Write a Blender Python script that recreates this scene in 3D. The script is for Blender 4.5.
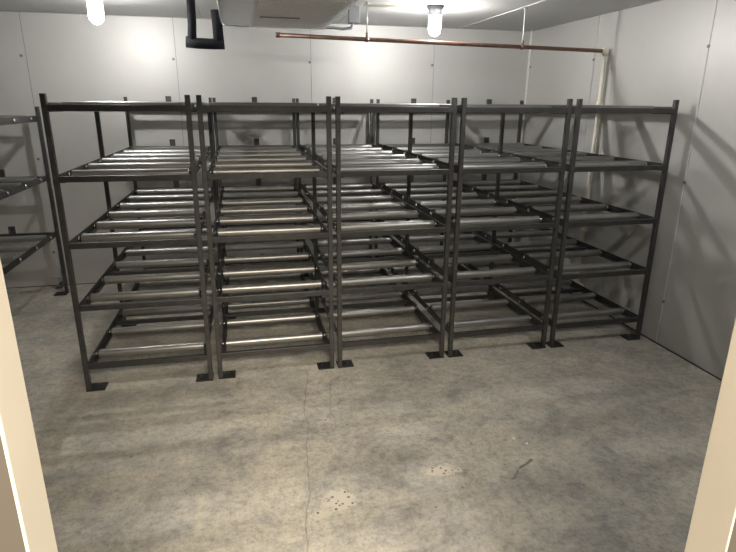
import bpy, bmesh, math, random
from mathutils import Vector, Matrix
for o in list(bpy.data.objects):
    bpy.data.objects.remove(o, do_unlink=True)
scene = bpy.context.scene
C = scene.collection

# ------------------------------------------------------------------ camera
cam_d = bpy.data.cameras.new('camera'); cam = bpy.data.objects.new('camera', cam_d); C.objects.link(cam)
F_PX, YAW, PITCH, ROLL, EYE = 555.54, -0.2231, 0.3023, 0.0079, 1.65
c, s = math.cos(YAW), math.sin(YAW); cp, sp = math.cos(PITCH), math.sin(PITCH); cr, sr = math.cos(ROLL), math.sin(ROLL)
Rv = Vector((c, s, 0)); Fh = Vector((-s, c, 0)); Zv = Vector((0, 0, 1))
Fv = Fh * cp - Zv * sp; Uv = Fh * sp + Zv * cp
R2 = Rv * cr + Uv * sr; U2 = Uv * cr - Rv * sr
m = Matrix((R2, U2, -Fv)).transposed().to_4x4(); m.translation = Vector((0, 0, EYE))
cam.matrix_world = m
cam_d.sensor_width = 36; cam_d.lens = 36 * F_PX / 736; cam_d.clip_start = 0.03; cam_d.clip_end = 60
scene.camera = cam

# ------------------------------------------------------------------ world, corridor light, exposure
LAMP = 2050.0         # emission strength of the two bulbs inside the jar lamps
HALL = 215.0           # warm corridor light outside the doorway (W)
w = bpy.data.worlds.new('corridor_ambient'); scene.world = w; w.use_nodes = True
bg = w.node_tree.nodes['Background']; bg.inputs[0].default_value = (1.0, 0.86, 0.68, 1); bg.inputs[1].default_value = 0.25
al = bpy.data.lights.new('corridor_light', 'AREA'); al.energy = HALL; al.color = (1.0, 0.89, 0.73); al.shape = 'RECTANGLE'; al.size = 1.5; al.size_y = 0.9
alo = bpy.data.objects.new('corridor_light', al); C.objects.link(alo)
alo.location = (0.25, -1.1, 2.55)
alo.rotation_euler = (Vector((0.25, 0.9, 0.5)) - Vector(alo.location)).to_track_quat('-Z', 'Y').to_euler()
scene.view_settings.view_transform = 'Standard'; scene.view_settings.look = 'None'
scene.view_settings.exposure = 0.12; scene.view_settings.gamma = 1.0; scene.view_settings.use_curve_mapping = False

# ------------------------------------------------------------------ material helpers
def newmat(name):
    mt = bpy.data.materials.new(name); mt.use_nodes = True
    nt = mt.node_tree; return mt, nt, nt.nodes['Principled BSDF']
def N(nt, typ, **kw):
    n = nt.nodes.new(typ)
    for k, v in kw.items(): setattr(n, k, v)
    return n
def math_n(nt, op, a, b=None, cc=None, clamp=False):
    n = N(nt, 'ShaderNodeMath', operation=op, use_clamp=clamp)
    for i, v in enumerate((a, b, cc)):
        if v is None: continue
        if isinstance(v, (int, float)): n.inputs[i].default_value = v
        else: nt.links.new(v, n.inputs[i])
    return n.outputs[0]
def noise(nt, vec, scale, detail=4, rough=.55, dist=0.0):
    n = N(nt, 'ShaderNodeTexNoise'); n.inputs['Scale'].default_value = scale; n.inputs['Detail'].default_value = detail
    n.inputs['Roughness'].default_value = rough; n.inputs['Distortion'].default_value = dist
    nt.links.new(vec, n.inputs['Vector']); return n.outputs['Fac']
def ramp(nt, fac, stops):
    r = N(nt, 'ShaderNodeValToRGB'); e = r.color_ramp.elements
    while len(e) < len(stops): e.new(0.5)
    for el, (p, col) in zip(e, stops):
        el.position = p; el.color = (*col, 1) if len(col) == 3 else col
    nt.links.new(fac, r.inputs[0]); return r.outputs[0]
def mix(nt, fac, a, b, blend='MIX'):
    n = N(nt, 'ShaderNodeMix', data_type='RGBA', blend_type=blend)
    for i, v in ((0, fac), (6, a), (7, b)):
        if isinstance(v, (int, float)): n.inputs[i].default_value = v
        elif isinstance(v, tuple): n.inputs[i].default_value = (*v, 1)
        else: nt.links.new(v, n.inputs[i])
    return n.outputs[2]
def objvec(nt, scale=(1, 1, 1)):
    tc = N(nt, 'ShaderNodeTexCoord'); mp = N(nt, 'ShaderNodeMapping'); mp.inputs['Scale'].default_value = scale
    nt.links.new(tc.outputs['Object'], mp.inputs[0]); return mp.outputs[0]
def bump(nt, h, bsdf, strength, dist=0.002):
    b = N(nt, 'ShaderNodeBump'); b.inputs['Strength'].default_value = strength; b.inputs['Distance'].default_value = dist
    nt.links.new(h, b.inputs['Height']); nt.links.new(b.outputs[0], bsdf.inputs['Normal'])
def simple(name, col, metallic=0.0, rough=0.5, var=0.12, nscale=30, bmp=0.0, spec=0.5, stretch=(1, 1, 1), bscale=200):
    mt, nt, b = newmat(name); v = objvec(nt, stretch)
    f = noise(nt, v, nscale, 5)
    nt.links.new(ramp(nt, f, [(0.3, tuple(x * (1 - var) for x in col)), (0.7, tuple(min(1, x * (1 + var)) for x in col))]), b.inputs['Base Color'])
    b.inputs['Metallic'].default_value = metallic; b.inputs['Specular IOR Level'].default_value = spec
    rr = N(nt, 'ShaderNodeMapRange'); rr.inputs[3].default_value = max(0.05, rough - .06); rr.inputs[4].default_value = rough + .06
    nt.links.new(f, rr.inputs[0]); nt.links.new(rr.outputs[0], b.inputs['Roughness'])
    if bmp: bump(nt, noise(nt, v, bscale, 2), b, bmp)
    return mt

M = {}
M['wall'] = simple('painted_panel', (0.50, 0.488, 0.462), 0.25, 0.48, 0.03, 3.0, 0.10, 0.6)
M['ceil'] = simple('ceiling_panel', (0.46, 0.455, 0.44), 0.0, 0.42, 0.03, 2.0, 0.10, 0.5)
M['seam'] = simple('panel_joint', (0.20, 0.195, 0.185), 0, 0.6)
M['bead'] = simple('white_sealant', (0.72, 0.71, 0.68), 0, 0.45)
M['dark_bead'] = simple('dark_sealant', (0.035, 0.033, 0.03), 0, 0.7)
M['steel'] = simple('bare_black_steel', (0.056, 0.054, 0.052), 0.25, 0.42, 0.22, 25, 0.05)
M['rail'] = simple('rail_steel', (0.052, 0.051, 0.049), 0.35, 0.38, 0.22, 25, 0.05)
M['roller'] = simple('roller_steel', (0.32, 0.316, 0.304), 0.85, 0.38, 0.16, 14, 0.04, stretch=(0.4, 4, 4))
M['axle'] = simple('zinc_axle', (0.62, 0.62, 0.60), 0.95, 0.25)
M['plate'] = simple('foot_plate_steel', (0.030, 0.029, 0.028), 0.4, 0.5)
M['bolt'] = simple('bolt_steel', (0.16, 0.155, 0.15), 0.9, 0.35)
M['cap'] = simple('plug_cap', (0.17, 0.165, 0.155), 0, 0.5)
M['foam'] = simple('black_foam', (0.014, 0.0145, 0.018), 0, 0.9, 0.2, 60, 0.3, spec=0.25)
M['tape'] = simple('black_tape', (0.012, 0.012, 0.014), 0, 0.35)
M['alu'] = simple('mill_aluminium', (0.90, 0.90, 0.89), 0.85, 0.36, 0.04, 12, 0.0)
M['fin'] = simple('fin_aluminium', (0.92, 0.92, 0.91), 0.85, 0.36, 0.04, 30)
M['darkstrip'] = simple('dark_grey_metal', (0.20, 0.195, 0.19), 0.5, 0.5)
M['copper'] = simple('copper', (0.27, 0.165, 0.125), 0.8, 0.45, 0.25, 20)
M['pvc'] = simple('white_pvc', (0.74, 0.69, 0.58), 0, 0.35, 0.05, 8)
M['galv'] = simple('galvanised', (0.50, 0.50, 0.50), 0.85, 0.35)
M['jbox'] = simple('grey_box', (0.22, 0.225, 0.235), 0.1, 0.5)
M['lampbase'] = simple('lamp_base', (0.28, 0.29, 0.31), 0.3, 0.5)
M['cream'] = simple('cream_frame', (0.62, 0.565, 0.47), 0, 0.45, 0.03, 6, 0.05)
M['outer'] = simple('outer_panel', (0.085, 0.074, 0.060), 0, 0.55, 0.06, 5)
M['chip'] = simple('white_chip', (0.85, 0.84, 0.8), 0, 0.6)
mt, nt, b = newmat('lit_bulb'); b.inputs['Base Color'].default_value = (1, 1, 1, 1)
b.inputs['Emission Color'].default_value = (1.0, 0.993, 0.975, 1); b.inputs['Emission Strength'].default_value = LAMP
nz = noise(nt, objvec(nt), 6, 1); M['lit'] = mt
M['lit_dim'] = mt.copy(); M['lit_dim'].node_tree.nodes['Principled BSDF'].inputs['Emission Strength'].default_value = LAMP * 0.85
mt, nt, b = newmat('frosted_jar'); b.inputs['Base Color'].default_value = (0.95, 0.97, 1, 1); b.inputs['Roughness'].default_value = 0.3
b.inputs['Emission Color'].default_value = (0.90, 0.95, 1.0, 1); b.inputs['Emission Strength'].default_value = 8.0
tr = N(nt, 'ShaderNodeBsdfTransparent'); ms = N(nt, 'ShaderNodeMixShader'); ms.inputs[0].default_value = 0.22
nt.links.new(tr.outputs[0], ms.inputs[1]); nt.links.new(b.outputs[0], ms.inputs[2]); nt.links.new(ms.outputs[0], nt.nodes['Material Output'].inputs[0]); M['jar'] = mt

# concrete: mottled slab with trowel swirls, two hairline cracks, a flaked patch and a dark scrape
mt, nt, b = newmat('worn_concrete'); v = objvec(nt)
big = noise(nt, v, 0.9, 9, .66, .3); midn = noise(nt, objvec(nt, (1, 1.35, 1)), 2.6, 10, .74, .6); fine = noise(nt, v, 26, 8, .75)
base = ramp(nt, big, [(0.34, (0.355, 0.340, 0.305)), (0.50, (0.475, 0.450, 0.395)), (0.66, (0.58, 0.545, 0.47))])
sw = ramp(nt, midn, [(0.36, (0.55, 0.555, 0.57)), (0.46, (0.84, 0.84, 0.84)), (0.58, (1.08, 1.06, 1.0))])
col = mix(nt, 0.75, base, sw, 'MULTIPLY')
fn = ramp(nt, fine, [(0.36, (0.66, 0.66, 0.67)), (0.52, (1, 1, 1)), (0.66, (1.15, 1.14, 1.1))]); col = mix(nt, 0.8, col, fn, 'MULTIPLY')
scuf = noise(nt, v, 7.5, 12, .80, .8); sf = ramp(nt, scuf, [(0.38, (0.72, 0.72, 0.73)), (0.50, (1, 1, 1)), (0.60, (1.18, 1.16, 1.12))]); col = mix(nt, 0.6, col, sf, 'MULTIPLY')
grit = noise(nt, objvec(nt, (1, 0.7, 1)), 75, 4, .7); gf = ramp(nt, grit, [(0.36, (0.55, 0.54, 0.53)), (0.46, (1, 1, 1)), (0.60, (1.0, 1.0, 1.0)), (0.70, (1.35, 1.33, 1.28))]); col = mix(nt, 0.55, col, gf, 'MULTIPLY')
scr = noise(nt, objvec(nt, (1.0, 1.6, 1)), 11, 8, .7, 3.0); sd = math_n(nt, 'ABSOLUTE', math_n(nt, 'SUBTRACT', scr, 0.53))
sk = math_n(nt, 'MULTIPLY', math_n(nt, 'SUBTRACT', 1.0, math_n(nt, 'MULTIPLY', sd, 55.0), clamp=True), math_n(nt, 'MULTIPLY', math_n(nt, 'SUBTRACT', noise(nt, v, 1.7, 3), 0.47), 5.0, clamp=True))
col = mix(nt, math_n(nt, 'MULTIPLY', sk, 0.28), col, (0.66, 0.62, 0.54))
vein = noise(nt, v, 5.0, 6, .6, 2.2)
vd = math_n(nt, 'ABSOLUTE', math_n(nt, 'SUBTRACT', vein, 0.5))
vl = math_n(nt, 'SUBTRACT', 1.0, math_n(nt, 'MULTIPLY', vd, 45.0), clamp=True)
col = mix(nt, math_n(nt, 'MULTIPLY', vl, 0.10), col, (0.62, 0.58, 0.5))
sx = N(nt, 'ShaderNodeSeparateXYZ'); nt.links.new(v, sx.inputs[0]); X, Y = sx.outputs[0], sx.outputs[1]
wig = math_n(nt, 'MULTIPLY', math_n(nt, 'SUBTRACT', noise(nt, objvec(nt, (0.02, 3.0, 1)), 1.0, 6, .6), 0.5), 0.10)
def crack(ax, ay, slope, y0, y1, width, dark):
    global col
    line = math_n(nt, 'ADD', math_n(nt, 'MULTIPLY_ADD', math_n(nt, 'SUBTRACT', Y, ay), slope, ax), wig)
    d = math_n(nt, 'ABSOLUTE', math_n(nt, 'SUBTRACT', X, line))
    k = math_n(nt, 'SUBTRACT', 1.0, math_n(nt, 'DIVIDE', d, width), clamp=True)
    k = math_n(nt, 'MULTIPLY', k, math_n(nt, 'MULTIPLY', math_n(nt, 'GREATER_THAN', Y, y0), math_n(nt, 'LESS_THAN', Y, y1)))
    k = math_n(nt, 'MULTIPLY', k, dark)
    col = mix(nt, k, col, (0.055, 0.048, 0.04))
crack(0.235, 2.36, 0.105, 1.2, 3.3, 0.0045, 0.42)
crack(0.43, 2.80, 0.12, 2.55, 3.1, 0.006, 0.30)
def seg(ax, ay, bx, by, width, dark):
    global col
    L = math.hypot(bx - ax, by - ay); ux, uy = (bx - ax) / L, (by - ay) / L
    px = math_n(nt, 'SUBTRACT', X, (ax + bx) / 2); py = math_n(nt, 'SUBTRACT', Y, (ay + by) / 2)
    u = math_n(nt, 'ABSOLUTE', math_n(nt, 'ADD', math_n(nt, 'MULTIPLY', px, ux), math_n(nt, 'MULTIPLY', py, uy)))
    q = math_n(nt, 'ADD', math_n(nt, 'ADD', math_n(nt, 'MULTIPLY', px, -uy), math_n(nt, 'MULTIPLY', py, ux)),
               math_n(nt, 'MULTIPLY', math_n(nt, 'SUBTRACT', noise(nt, v, 18, 2), 0.5), 0.03))
    k = math_n(nt, 'SUBTRACT', 1.0, math_n(nt, 'DIVIDE', math_n(nt, 'ABSOLUTE', q), width), clamp=True)
    k = math_n(nt, 'MULTIPLY', math_n(nt, 'MULTIPLY', k, math_n(nt, 'LESS_THAN', u, L / 2)), dark)
    col = mix(nt, k, col, (0.05, 0.045, 0.04))
seg(1.30, 2.08, 1.21, 2.03, 0.012, 0.9); seg(1.21, 2.03, 1.13, 1.96, 0.006, 0.6)
def flake(cx, cy, rx, ry, light):
    global col
    px = math_n(nt, 'DIVIDE', math_n(nt, 'SUBTRACT', X, cx), rx); py = math_n(nt, 'DIVIDE', math_n(nt, 'SUBTRACT', Y, cy), ry)
    r = math_n(nt, 'SQRT', math_n(nt, 'ADD', math_n(nt, 'MULTIPLY', px, px), math_n(nt, 'MULTIPLY', py, py)))
    r = math_n(nt, 'ADD', r, math_n(nt, 'MULTIPLY', math_n(nt, 'SUBTRACT', noise(nt, v, 17, 8, .75), 0.5), 3.4))
    k = math_n(nt, 'MULTIPLY', math_n(nt, 'SUBTRACT', 1.0, r), 3.0, clamp=True)
    col = mix(nt, math_n(nt, 'MULTIPLY', k, 0.8), col, light)
    vo = N(nt, 'ShaderNodeTexVoronoi', feature='F1'); vo.inputs['Scale'].default_value = 48; nt.links.new(v, vo.inputs['Vector'])
    pit = math_n(nt, 'MULTIPLY', math_n(nt, 'SUBTRACT', 0.36, vo.outputs['Distance']), 8.0, clamp=True)
    hole = math_n(nt, 'MULTIPLY', pit, math_n(nt, 'MULTIPLY', k, math_n(nt, 'GREATER_THAN', noise(nt, v, 16, 3), 0.44)))
    col = mix(nt, math_n(nt, 'MULTIPLY', hole, 0.85), col, (0.08, 0.07, 0.06))
flake(0.33, 1.99, 0.085, 0.075, (0.57, 0.53, 0.44)); flake(0.84, 2.09, 0.10, 0.045, (0.62, 0.57, 0.46))
flake(0.25, 1.92, 0.05, 0.03, (0.56, 0.53, 0.44))
vs = N(nt, 'ShaderNodeTexVoronoi', feature='F1'); vs.inputs['Scale'].default_value = 9; nt.links.new(v, vs.inputs['Vector'])
spk = math_n(nt, 'MULTIPLY', math_n(nt, 'SUBTRACT', 0.075, vs.outputs['Distance']), 60.0, clamp=True)
spk = math_n(nt, 'MULTIPLY', spk, math_n(nt, 'GREATER_THAN', noise(nt, v, 2.2, 3), 0.52))
col = mix(nt, math_n(nt, 'MULTIPLY', spk, 0.55), col, (0.10, 0.09, 0.075))
nt.links.new(col, b.inputs['Base Color'])
rr = N(nt, 'ShaderNodeMapRange'); rr.inputs[3].default_value = 0.36; rr.inputs[4].default_value = 0.62
nt.links.new(midn, rr.inputs[0]); nt.links.new(rr.outputs[0], b.inputs['Roughness']); b.inputs['Specular IOR Level'].default_value = 0.45
bump(nt, math_n(nt, 'ADD', fine, math_n(nt, 'MULTIPLY', midn, 0.7)), b, 0.22, 0.004)
M['floor'] = mt

# ------------------------------------------------------------------ mesh helpers
def box(bm, x0, x1, y0, y1, z0, z1, mi=0):
    vs = [bm.verts.new((x, y, z)) for z in (z0, z1) for y in (y0, y1) for x in (x0, x1)]
    for f in ((0, 2, 3, 1), (4, 5, 7, 6), (0, 1, 5, 4), (2, 6, 7, 3), (0, 4, 6, 2), (1, 3, 7, 5)):
        bm.faces.new([vs[i] for i in f]).material_index = mi
def rod(bm, a, b_, r, n=16, smooth=True, r2=None, caps=True, mi=0):
    a, b_ = Vector(a), Vector(b_); d = (b_ - a).normalized(); r2 = r if r2 is None else r2
    u = d.orthogonal().normalized(); w_ = d.cross(u)
    A = [bm.verts.new(a + (u * math.cos(t) + w_ * math.sin(t)) * r) for t in (2 * math.pi * i / n for i in range(n))]
    B = [bm.verts.new(b_ + (u * math.cos(t) + w_ * math.sin(t)) * r2) for t in (2 * math.pi * i / n for i in range(n))]
    for i in range(n):
        f = bm.faces.new((A[i], A[(i + 1) % n], B[(i + 1) % n], B[i])); f.smooth = smooth; f.material_index = mi
    if caps:
        bm.faces.new(A[::-1]).material_index = mi; bm.faces.new(B).material_index = mi
def tube(bm, pts, r, n=12):
    """mitred sweep through pts"""
    pts = [Vector(p) for p in pts]; rs = r if isinstance(r, (list, tuple)) else [r] * len(pts); rings = []; u = None
    for i, p in enumerate(pts):
        t0 = (pts[i] - pts[i - 1]).normalized() if i else None
        t1 = (pts[i + 1] - pts[i]).normalized() if i < len(pts) - 1 else None
        t = ((t0 or t1) + (t1 or t0)).normalized()
        k = 1.0 / max(0.35, t.dot(t1 or t0))
        u = t.orthogonal().normalized() if u is None else (u - t * u.dot(t)).normalized()
        w_ = t.cross(u); bend = ((t1 - t0) if (t0 and t1) else Vector()); bn = bend.normalized() if bend.length > 1e-6 else None
        ring = []
        for j in range(n):
            an = 2 * math.pi * j / n; o = (u * math.cos(an) + w_ * math.sin(an)) * rs[i]
            if bn is not None: o += bn * (o.dot(bn) * (k - 1))
            ring.append(bm.verts.new(p + o))
        rings.append(ring)
    for A, B in zip(rings, rings[1:]):
        for j in range(n):
            f = bm.faces.new((A[j], A[(j + 1) % n], B[(j + 1) % n], B[j])); f.smooth = True
    bm.faces.new(rings[0][::-1]); bm.faces.new(rings[-1])
def revolve_x(bm, prof, y, z, n=10):
    rings = [[bm.verts.new((x, y + r * math.cos(2 * math.pi * i / n), z + r * math.sin(2 * math.pi * i / n))) for i in range(n)] for x, r in prof]
    for A, B_ in zip(rings, rings[1:]):
        for i in range(n): bm.faces.new((A[i], A[(i + 1) % n], B_[(i + 1) % n], B_[i])).smooth = True
    bm.faces.new(rings[0][::-1]); bm.faces.new(rings[-1])
def lathe(bm, prof, center, n=24, mi=0):
    cx, cy, cz = center; rings = []
    for r, z in prof:
        if r < 1e-6: rings.append([bm.verts.new((cx, cy, cz + z))])
        else: rings.append([bm.verts.new((cx + r * math.cos(2 * math.pi * i / n), cy + r * math.sin(2 * math.pi * i / n), cz + z)) for i in range(n)])
    for A, B in zip(rings, rings[1:]):
        for i in range(n):
            a, a2, b1, b2 = A[i % len(A)], A[(i + 1) % len(A)], B[i % len(B)], B[(i + 1) % len(B)]
            vs = []
            for q in (a, a2, b2, b1):
                if q not in vs: vs.append(q)
            if len(vs) > 2:
                f = bm.faces.new(vs); f.smooth = True; f.material_index = mi
def obj(name, bm, mats, parent=None, bevel=0.0):
    bmesh.ops.recalc_face_normals(bm, faces=bm.faces[:])
    me = bpy.data.meshes.new(name); bm.to_mesh(me); bm.free()
    for mm in (mats if isinstance(mats, (list, tuple)) else [mats]): me.materials.append(mm)
    o = bpy.data.objects.new(name, me); C.objects.link(o)
    if parent is not None: o.parent = parent
    if bevel:
        md = o.modifiers.new('bevel', 'BEVEL'); md.width = bevel; md.segments = 2; md.limit_method = 'ANGLE'
    return o
def B(): return bmesh.new()
def boxobj(name, dims, mat, parent=None, bevel=0.0):
    bm = B(); box(bm, *dims); return obj(name, bm, mat, parent, bevel)
def tag(o, label=None, cat=None, group=None, kind=None):
    for k, v_ in (('label', label), ('category', cat), ('group', group), ('kind', kind)):
        if v_: o[k] = v_
    return o
def empty(name, loc=(0, 0, 0)):
    o = bpy.data.objects.new(name, None); o.empty_display_size = 0.1; C.objects.link(o); o.location = loc; return o
def copy_tree(o, parent=None):
    n = o.copy(); C.objects.link(n)
    if parent is not None: n.parent = parent
    for ch in list(o.children): copy_tree(ch, n)
    return n

# ------------------------------------------------------------------ room shell
XL, XR, YF, YB, ZC = -2.46, 2.8657, 0.60, 5.4354, 2.335
YO = 0.535                                   # outer face of the door wall
G = 0.0022
# floor
bm = B(); box(bm, XL - .2, XR + .2, -2.0, YB + .2, -0.12, 0.0)
tag(obj('floor', bm, M['floor']), 'grey mottled concrete floor with hairline crack', kind='structure')
# back wall
seams_b = [-1.685, -0.500, 0.680, 1.865]
def wall_mesh(lo, hi, seams, f):
    bm = B(); xs = [lo] + seams + [hi]
    for a, b_ in zip(xs, xs[1:]):
        f(bm, a + (G if a != lo else 0), b_ - (G if b_ != hi else 0), 0.0, 0.004, 0)
    f(bm, lo, hi, 0.0041, 0.12, 1)
    return bm
def fb(bm, a, b_, d0, d1, mi): box(bm, a, b_, YB + d0, YB + d1, 0, ZC, mi)
wb = tag(obj('wall_back', wall_mesh(XL, XR, seams_b, fb), [M['wall'], M['seam']]), 'pale grey panel wall behind the racks', kind='structure')
seams_r = [0.79, 1.97, 3.15, 4.335]
def fr(bm, a, b_, d0, d1, mi): box(bm, XR + d0, XR + d1, a, b_, 0, ZC, mi)
wr = tag(obj('wall_right', wall_mesh(YO, YB, seams_r, fr), [M['wall'], M['seam']]), 'pale grey panel wall on the right', kind='structure')
def flf(bm, a, b_, d0, d1, mi): box(bm, XL - d1, XL - d0, a, b_, 0, ZC, mi)
wl = tag(obj('wall_left', wall_mesh(YO, YB, [1.2, 2.4, 3.6, 4.8], flf), [M['wall'], M['seam']]), 'pale grey panel wall on the left', kind='structure')
def cap(parent, p, axis):
    bm = B(); p = Vector(p); a = Vector(axis); rod(bm, p, p + a * 0.004, 0.0115, 14, False); rod(bm, p + a * .004, p + a * .006, 0.006, 8, False)
    obj('plug_cap', bm, M['cap'], parent)
for x in (-1.722, -0.522, 0.668, 1.850):
    for z in (2.0, 1.16, 0.32): cap(wb, (x, YB, z), (0, -1, 0))
for y in (5.40, 4.345, 3.155, 1.98):
    for z in (2.0, 1.16, 0.32): cap(wr, (XR, y, z), (-1, 0, 0))
# ceiling
def fc(bm, a, b_, d0, d1, mi): box(bm, a, b_, YO, YB + .1, ZC + d0, ZC + d1, mi)
tag(obj('ceiling', wall_mesh(XL - .1, XR + .1, [-1.45, -0.26, 0.92, 2.108], fc), [M['ceil'], M['seam']]), 'grey panel ceiling', kind='structure')
# front wall around the doorway
DX0, DX1, DZ = -0.2436, 0.6756, 2.02
bm = B(); box(bm, XL - .1, DX0, YO + .002, YF, 0, ZC); box(bm, DX1, XR + .1, YO + .002, YF, 0, ZC); box(bm, DX0, DX1, YO + .002, YF, DZ, ZC)
tag(obj('wall_front', bm, M['outer']), 'beige outer wall around the doorway', kind='structure')
bm = B()
box(bm, DX0 - .0, DX0 + .0036, YO, YF + .003, 0, DZ); box(bm, DX1 - .0036, DX1, YO, YF + .003, 0, DZ); box(bm, DX0 + .0036, DX1 - .0036, YO, YF + .003, DZ - .012, DZ)
tag(obj('door_1', bm, M['cream'], bevel=0.0012), 'cream door frame lining at both picture edges', kind='structure')
# corner and floor trims
tag(boxobj('trim_1', (XR - .013, XR, YB - .013, YB, 0, ZC), M['bead']), 'white sealant line in the back right corner', kind='structure')
bm = B(); box(bm, XR - .006, XR, YO + .1, YB, 0, .008); tag(obj('trim_2', bm, M['dark_bead']), 'dark joint at the foot of the right wall', kind='structure')
bm = B(); box(bm, XL, XR - .006, YB - .005, YB, 0, .006); tag(obj('trim_3', bm, M['dark_bead']), 'dark joint at the foot of the back wall', kind='structure')
tag(boxobj('trim_4', (2.104, 2.113, YF, YB, ZC - .003, ZC), M['bead']), 'white sealant line along a ceiling joint', kind='structure')
bm = B(); box(bm, XR - .004, XR, YF, YB - .007, ZC - .004, ZC); box(bm, XL, XR - .004, YB - .004, YB, ZC - .004, ZC)
tag(obj('trim_5', bm, M['seam']), 'thin dark joint between walls and ceiling', kind='structure')

tag(boxobj('trim_6', (XR - .0025, XR, 3.1535, 3.1575, 0, 1.75), M['bead']), 'thin white sealant line on the lower right wall joint', kind='structure')

# ------------------------------------------------------------------ racks
HP = 0.0135            # half post
def angle_rail(bm, xo, side, y0, y1, z):
    """steel angle: upright leg against the posts, lower leg turned inwards"""
    t = 0.004; a = xo; b_ = xo + side * t
    box(bm, min(a, b_), max(a, b_), y0, y1, z - .022, z + .026)
    c_ = xo + side * .026; box(bm, min(b_, c_), max(b_, c_), y0, y1, z - .022, z - .018)
def make_rack(name, w_, dep, H_, zs, mid_h):
    """origin: left front post axis on the floor; X right, Y to the back"""
    root = empty(name)
    for y, kind, h in ((0, 'f', H_), (dep / 2, 'm', mid_h), (dep, 'r', H_)):
        if h is None: continue
        for x, sd in ((0, 1), (w_, -1))[:1 if kind == 'm' else 2]:
            bm = B(); box(bm, x - HP, x + HP, y - HP, y + HP, 0.008, h)
            p = obj('post', bm, M['steel'], root, bevel=0.002)
            bm = B()
            y0, y1 = {'f': (-HP - .004, .075), 'm': (-.045, .045), 'r': (-.075, HP + .004)}[kind]
            xa, xb = sorted((x - sd * HP, x + sd * .090)); box(bm, xa, xb, y0, y1, 0, .008)
            fp = obj('foot_plate', bm, M['plate'], p)
            bm = B(); rod(bm, (x + sd * .058, (y0 + y1) / 2 + y * 0, .008), (x + sd * .058, (y0 + y1) / 2, .018), .008, 6, False)
            a = obj('anchor_bolt', bm, M['bolt'], fp)
            fp.location.y = y
    pitch = 0.352
    for z in zs:
        boxobj('front_rail', (HP, w_ - HP, -HP, HP, z - .016, z + .016), M['rail'], root, 0.002)
        rr_ = boxobj('rear_rail', (HP, w_ - HP, dep - HP, dep + HP, z - .016, z + .016), M['rail'], root, 0.002)
        boxobj('stop_tab', (w_ / 2 - .023, w_ / 2 + .023, dep - .013, dep + .013, z + .016, z + .078), M['steel'], rr_)
        for xo, sd in ((HP, 1), (w_ - HP, -1)):
            bm = B(); angle_rail(bm, xo, sd, HP, dep - HP, z); obj('side_rail', bm, M['rail'], root)
        boxobj('cross_brace', (HP + .004, w_ - HP - .004, 0.715, 0.745, z - .030, z - .004), M['rail'], root)
        for k in range(6):
            y = 0.163 + k * pitch; zr = z + .005
            bm = B(); r = .0268; xa, xb = .038, w_ - .038
            rod(bm, (xa + .003, y, zr), (xb - .003, y, zr), r, 20, caps=False)
            rod(bm, (xa, y, zr), (xa + .003, y, zr), r - .004, 20, True, r, caps=False); rod(bm, (xb - .003, y, zr), (xb, y, zr), r, 20, True, r - .004, caps=False)
            rod(bm, (xa + .004, y, zr), (xa, y, zr), .020, 20, True, r - .004); rod(bm, (xb - .004, y, zr), (xb, y, zr), .020, 20, True, r - .004)
            ro = obj('roller', bm, M['roller'], root)
            bm = B(); revolve_x(bm, [(.001, .008), (.0035, .008), (.0036, .013), (HP - .0005, .013), (HP - .0004, .009), (HP + .0044, .009), (HP + .0045, .013), (HP + .0125, .013), (HP + .0126, .008), (w_ - HP - .0126, .008), (w_ - HP - .0125, .013), (w_ - HP - .0045, .013), (w_ - HP - .0044, .009), (w_ - HP + .0004, .009), (w_ - HP + .0005, .013), (w_ - .0036, .013), (w_ - .0035, .008), (w_ - .001, .008)], y, zr)
            obj('axle', bm, M['axle'], ro)
    return root
X0, BP, W, YFR, DEP = -0.9644, 0.7611, 0.7017, 3.25, 2.087
LV = [0.1557 + .3646 * i for i in range(5)]
rack = make_rack('roller_rack', W, DEP, 1.683, LV, 1.599)
rack_labels = ['dark steel roller rack at the open left end of the long row',
               'dark steel roller rack second in the row, below the black U-shaped pipe',
               'dark steel roller rack in the middle of the row of five',
               'dark steel roller rack fourth in the row, below the right ceiling lamp',
               'dark steel roller rack at the row end beside the right wall']
for i in range(5):
    r_ = rack if i == 0 else copy_tree(rack)
    r_.location = (X0 + i * BP + (.004, .003, -.004, -.004, .0)[i], YFR, 0); r_.rotation_euler.z = -(.026, 0, -.020, -.020, -.008)[i] / DEP   # each rack a touch out of square
    tag(r_, rack_labels[i], 'rack', 'roller racks in the long row')
side = make_rack('roller_rack', 0.70, DEP, 1.60, [0.540, 1.022, 1.503], None)
side.location = (-2.293, 5.20 - DEP, 0)
tag(side, 'three-level roller rack cut off at the left picture edge', 'rack')

# chrome bracket at the foot of the left rack
g = empty('floor_bracket', (-1.700, 5.375, 0)); tag(g, 'small shiny pipe bracket on the floor by the left rack post', 'bracket')
boxobj('base_plate', (-.03, .03, -.03, .03, 0, .005), M['bolt'], g)
bm = B(); rod(bm, (0, 0, .005), (0, 0, .085), .011, 12); obj('stem', bm, M['galv'], g)
boxobj('top_bar', (-.045, .045, -.012, .012, .085, .095), M['galv'], g)
bm = B(); rod(bm, (.018, -.02, .04), (.018, .02, .04), .014, 10); obj('knob', bm, M['bolt'], g)

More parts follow.
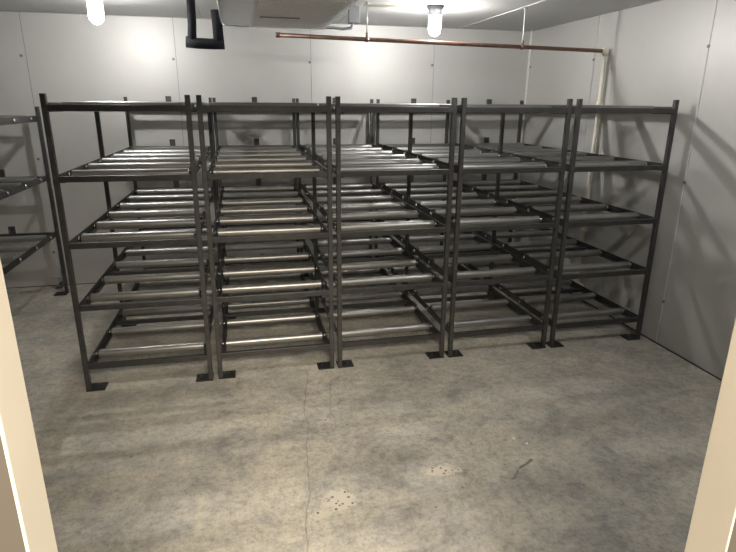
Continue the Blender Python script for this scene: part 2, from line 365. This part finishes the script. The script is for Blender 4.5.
# ------------------------------------------------------------------ ceiling lamps
def lamp(x, y, label, lit='lit'):
    r_ = empty('ceiling_lamp', (x, y, ZC)); tag(r_, label, 'lamp', 'jar lamps on the ceiling')
    bm = B(); lathe(bm, [(0, 0), (.062, 0), (.062, -.018), (.05, -.026), (.050, -.062), (.044, -.066), (0, -.066)], (0, 0, 0), 28)
    obj('lamp_base', bm, M['lampbase'], r_)
    bm = B(); lathe(bm, [(.036, -.066), (.046, -.076), (.047, -.15), (.041, -.180), (.024, -.200), (0, -.207)], (0, 0, 0), 28)
    obj('glass_jar', bm, M['jar'], r_)
    bm = B(); lathe(bm, [(0, -.105), (.010, -.106), (.012, -.115), (.020, -.130), (.0215, -.143), (.018, -.156), (.010, -.163), (0, -.165)], (0, 0, 0), 20)
    obj('bulb', bm, M[lit], r_)
    return r_
lamp(1.468, 4.29, 'lit white jar lamp on the ceiling above the copper pipe')
lamp(-0.872, 4.29, 'lit white jar lamp on the ceiling at upper left')
lamp(1.70, 2.05, 'lit white jar lamp on the ceiling in front of the racks, near the doorway', 'lit_dim')

# ------------------------------------------------------------------ evaporator and pipes
ev = empty('ceiling_cooler', (0.30, 3.9, ZC)); tag(ev, 'grey aluminium cooling unit hung under the ceiling', 'cooler')
ex0, ex1, ey0, ey1, ez0 = -0.38, 0.365, -0.85, 0.585, -0.155
bm = B(); box(bm, ex0, ex1, ey0, ey1, ez0, -.0); obj('housing', bm, M['alu'], ev, 0.004)
bm = B(); box(bm, ex0 + .004, -.178, ey0 + .01, ey1 - .01, ez0 - .008, ez0); obj('end_panel', bm, M['alu'], ev, 0.003)
bm = B(); box(bm, -.178, -.160, ey0, ey1, ez0 - .014, ez0); obj('joint_strip', bm, M['galv'], ev, 0.002)
bm = B(); n = 30
for i in range(n):
    x = -.155 + (ex1 + .145) * i / (n - 1); box(bm, x, x + .0105, ey0 + .02, ey1 - .07, ez0 - .010, ez0)
obj('coil_fins', bm, M['fin'], ev)
for k in range(22):
    y = ey0 + .05 + k * .060
    bm = B(); box(bm, -.158, ex1 - .004, y, y + .016, ez0 - .0135, ez0 - .0095); obj('cross_bar', bm, M['fin'], ev)
bm = B(); box(bm, -.16, ex1, ey1 - .070, ey1, ez0 - .012, ez0); obj('edge_strip', bm, M['alu'], ev, 0.003)
bm = B(); box(bm, -.13, .125, -.005, .045, ez0 - .0145, ez0 - .002); obj('dark_strip', bm, M['darkstrip'], ev)  # plain dark grey strip across the underside of the fins
bm = B(); tube(bm, [(-.37, .46, ez0 - .012), (-.32, .45, ez0 - .020), (-.27, .50, ez0 - .016), (-.23, .49, ez0 - .022), (-.185, .52, ez0 - .012)], .004, 8); obj('wire', bm, M['galv'], ev)

# black insulated suction line: U-shaped
u = empty('insulated_pipe', (-0.2, 4.40, 2.0)); tag(u, 'black foam-insulated U-shaped pipe beside the cooling unit', 'pipe')
bm = B(); tube(bm, [(-.074, 0, .335), (-.078, 0, .16), (-.086, 0, .062)], [.030, .030, .032], 14); obj('riser', bm, M['foam'], u)
bm = B(); tube(bm, [(-.128, 0, .050), (-.05, 0, .042), (.05, 0, .040), (.134, 0, .043)], [.038, .036, .036, .037], 14); obj('bottom_run', bm, M['foam'], u)
bm = B(); tube(bm, [(.096, 0, .060), (.094, 0, .16), (.090, 0, .262)], [.037, .036, .038], 14); obj('short_riser', bm, M['foam'], u)
bm = B(); rod(bm, (.075, 0, .235), (.123, 0, .235), .016, 12); obj('stub', bm, M['tape'], u)

# junction box and cable
jb = empty('junction_box', (0.885, 4.46, ZC)); tag(jb, 'grey electrical box on the ceiling right of the cooling unit', 'box')
boxobj('body', (-.038, .038, -.03, .03, -.118, 0), M['jbox'], jb, 0.004)
boxobj('cover', (-.040, .040, -.036, -.03, -.116, -.002), M['jbox'], jb, 0.002)
bm = B(); tube(bm, [(-.218, .02, -.150), (-.15, .02, -.150), (-.08, .01, -.158), (-.02, .0, -.150), (-.005, 0, -.118)], .011, 10); obj('cable', bm, M['jbox'], jb)
# conduit from the cooling unit to the lamp
bm = B(); tube(bm, [(.93, 4.33, ZC - .010), (1.18, 4.33, ZC - .010), (1.30, 4.315, ZC - .020), (1.405, 4.30, ZC - .035)], .008, 10)
tag(obj('conduit', bm, M['pvc']), 'thin white conduit along the ceiling to the right lamp', 'conduit')

# copper drain line, hangers, white downpipe
A0, A1 = Vector((.295, 4.30, 2.103)), Vector((2.800, 4.15, 2.050))
cpipe = empty('copper_pipe', A0); tag(cpipe, 'horizontal copper drain pipe under the ceiling', 'pipe')
bm = B(); rod(bm, (0, 0, 0), A1 - A0, .0145, 16); obj('tube', bm, M['copper'], cpipe)
bm = B(); d = (A1 - A0).normalized(); rod(bm, -d * .004, d * .03, .0175, 16); obj('end_cap', bm, M['copper'], cpipe)
def hanger(x, label):
    t = (x - A0.x) / (A1.x - A0.x); p = A0.lerp(A1, t); h = empty('pipe_hanger', p); tag(h, label, 'hanger', 'copper pipe hangers')
    bm = B(); rod(bm, (-.010, 0, 0), (.010, 0, 0), .019, 16); rod(bm, (0, 0, .015), (0, 0, .045), .010, 10); obj('clamp', bm, M['copper'], h)
    bm = B(); rod(bm, (0, 0, .04), (0, 0, ZC - p.z), .0045, 8); obj('rod', bm, M['bead'] if x > 2 else M['galv'], h)
    bm = B(); rod(bm, (0, 0, ZC - p.z - .012), (0, 0, ZC - p.z), .016, 12); obj('ceiling_flange', bm, M['galv'], h)
hanger(.945, 'pipe hanger on the copper pipe close to the grey junction box')
hanger(2.14, 'pipe hanger on the copper pipe close to the back right corner')
dp = empty('downpipe', (2.830, 4.147, 0)); tag(dp, 'white plastic downpipe on the right wall behind the last rack', 'pipe')
bm = B(); rod(bm, (0, 0, .20), (0, 0, 2.03), .0165, 16); obj('pipe', bm, M['pvc'], dp)
bm = B(); rod(bm, (0, 0, 2.015), (0, 0, 2.068), .023, 16); rod(bm, (-.030, .0012, 2.0505), (.0, 0, 2.0495), .022, 16); obj('elbow', bm, M['pvc'], dp)
for z in (1.655, .62):
    bm = B(); rod(bm, (0, 0, z - .02), (0, 0, z + .02), .021, 16); box(bm, 0, .0355, -.008, .008, z - .012, z + .012); obj('coupling', bm, M['pvc'], dp)
bm = B(); tube(bm, [(0, 0, .22), (0, 0, .17), (0, -.02, .14), (0, -.08, .135)], .021, 12); obj('outlet_elbow', bm, M['pvc'], dp)

# ------------------------------------------------------------------ small bits on the floor
random.seed(3)
def chip(x, y, r, label):
    bm = B(); n = 7
    top = [bm.verts.new((x + r * random.uniform(.6, 1.1) * math.cos(2 * math.pi * i / n), y + r * random.uniform(.6, 1.1) * math.sin(2 * math.pi * i / n), .004)) for i in range(n)]
    bot = [bm.verts.new((v_.co.x * 1.0, v_.co.y, 0.0002)) for v_ in top]
    bm.faces.new(top); bm.faces.new(bot[::-1])
    for i in range(n): bm.faces.new((bot[i], bot[(i + 1) % n], top[(i + 1) % n], top[i]))
    tag(obj('paint_chip', bm, M['chip']), label, 'debris', 'white chips on the floor')
chip(1.29, 2.26, .010, 'larger white chip on the bare floor, further from the scrape')
chip(1.335, 2.205, .007, 'smaller white chip on the bare floor, nearer the dark scrape')
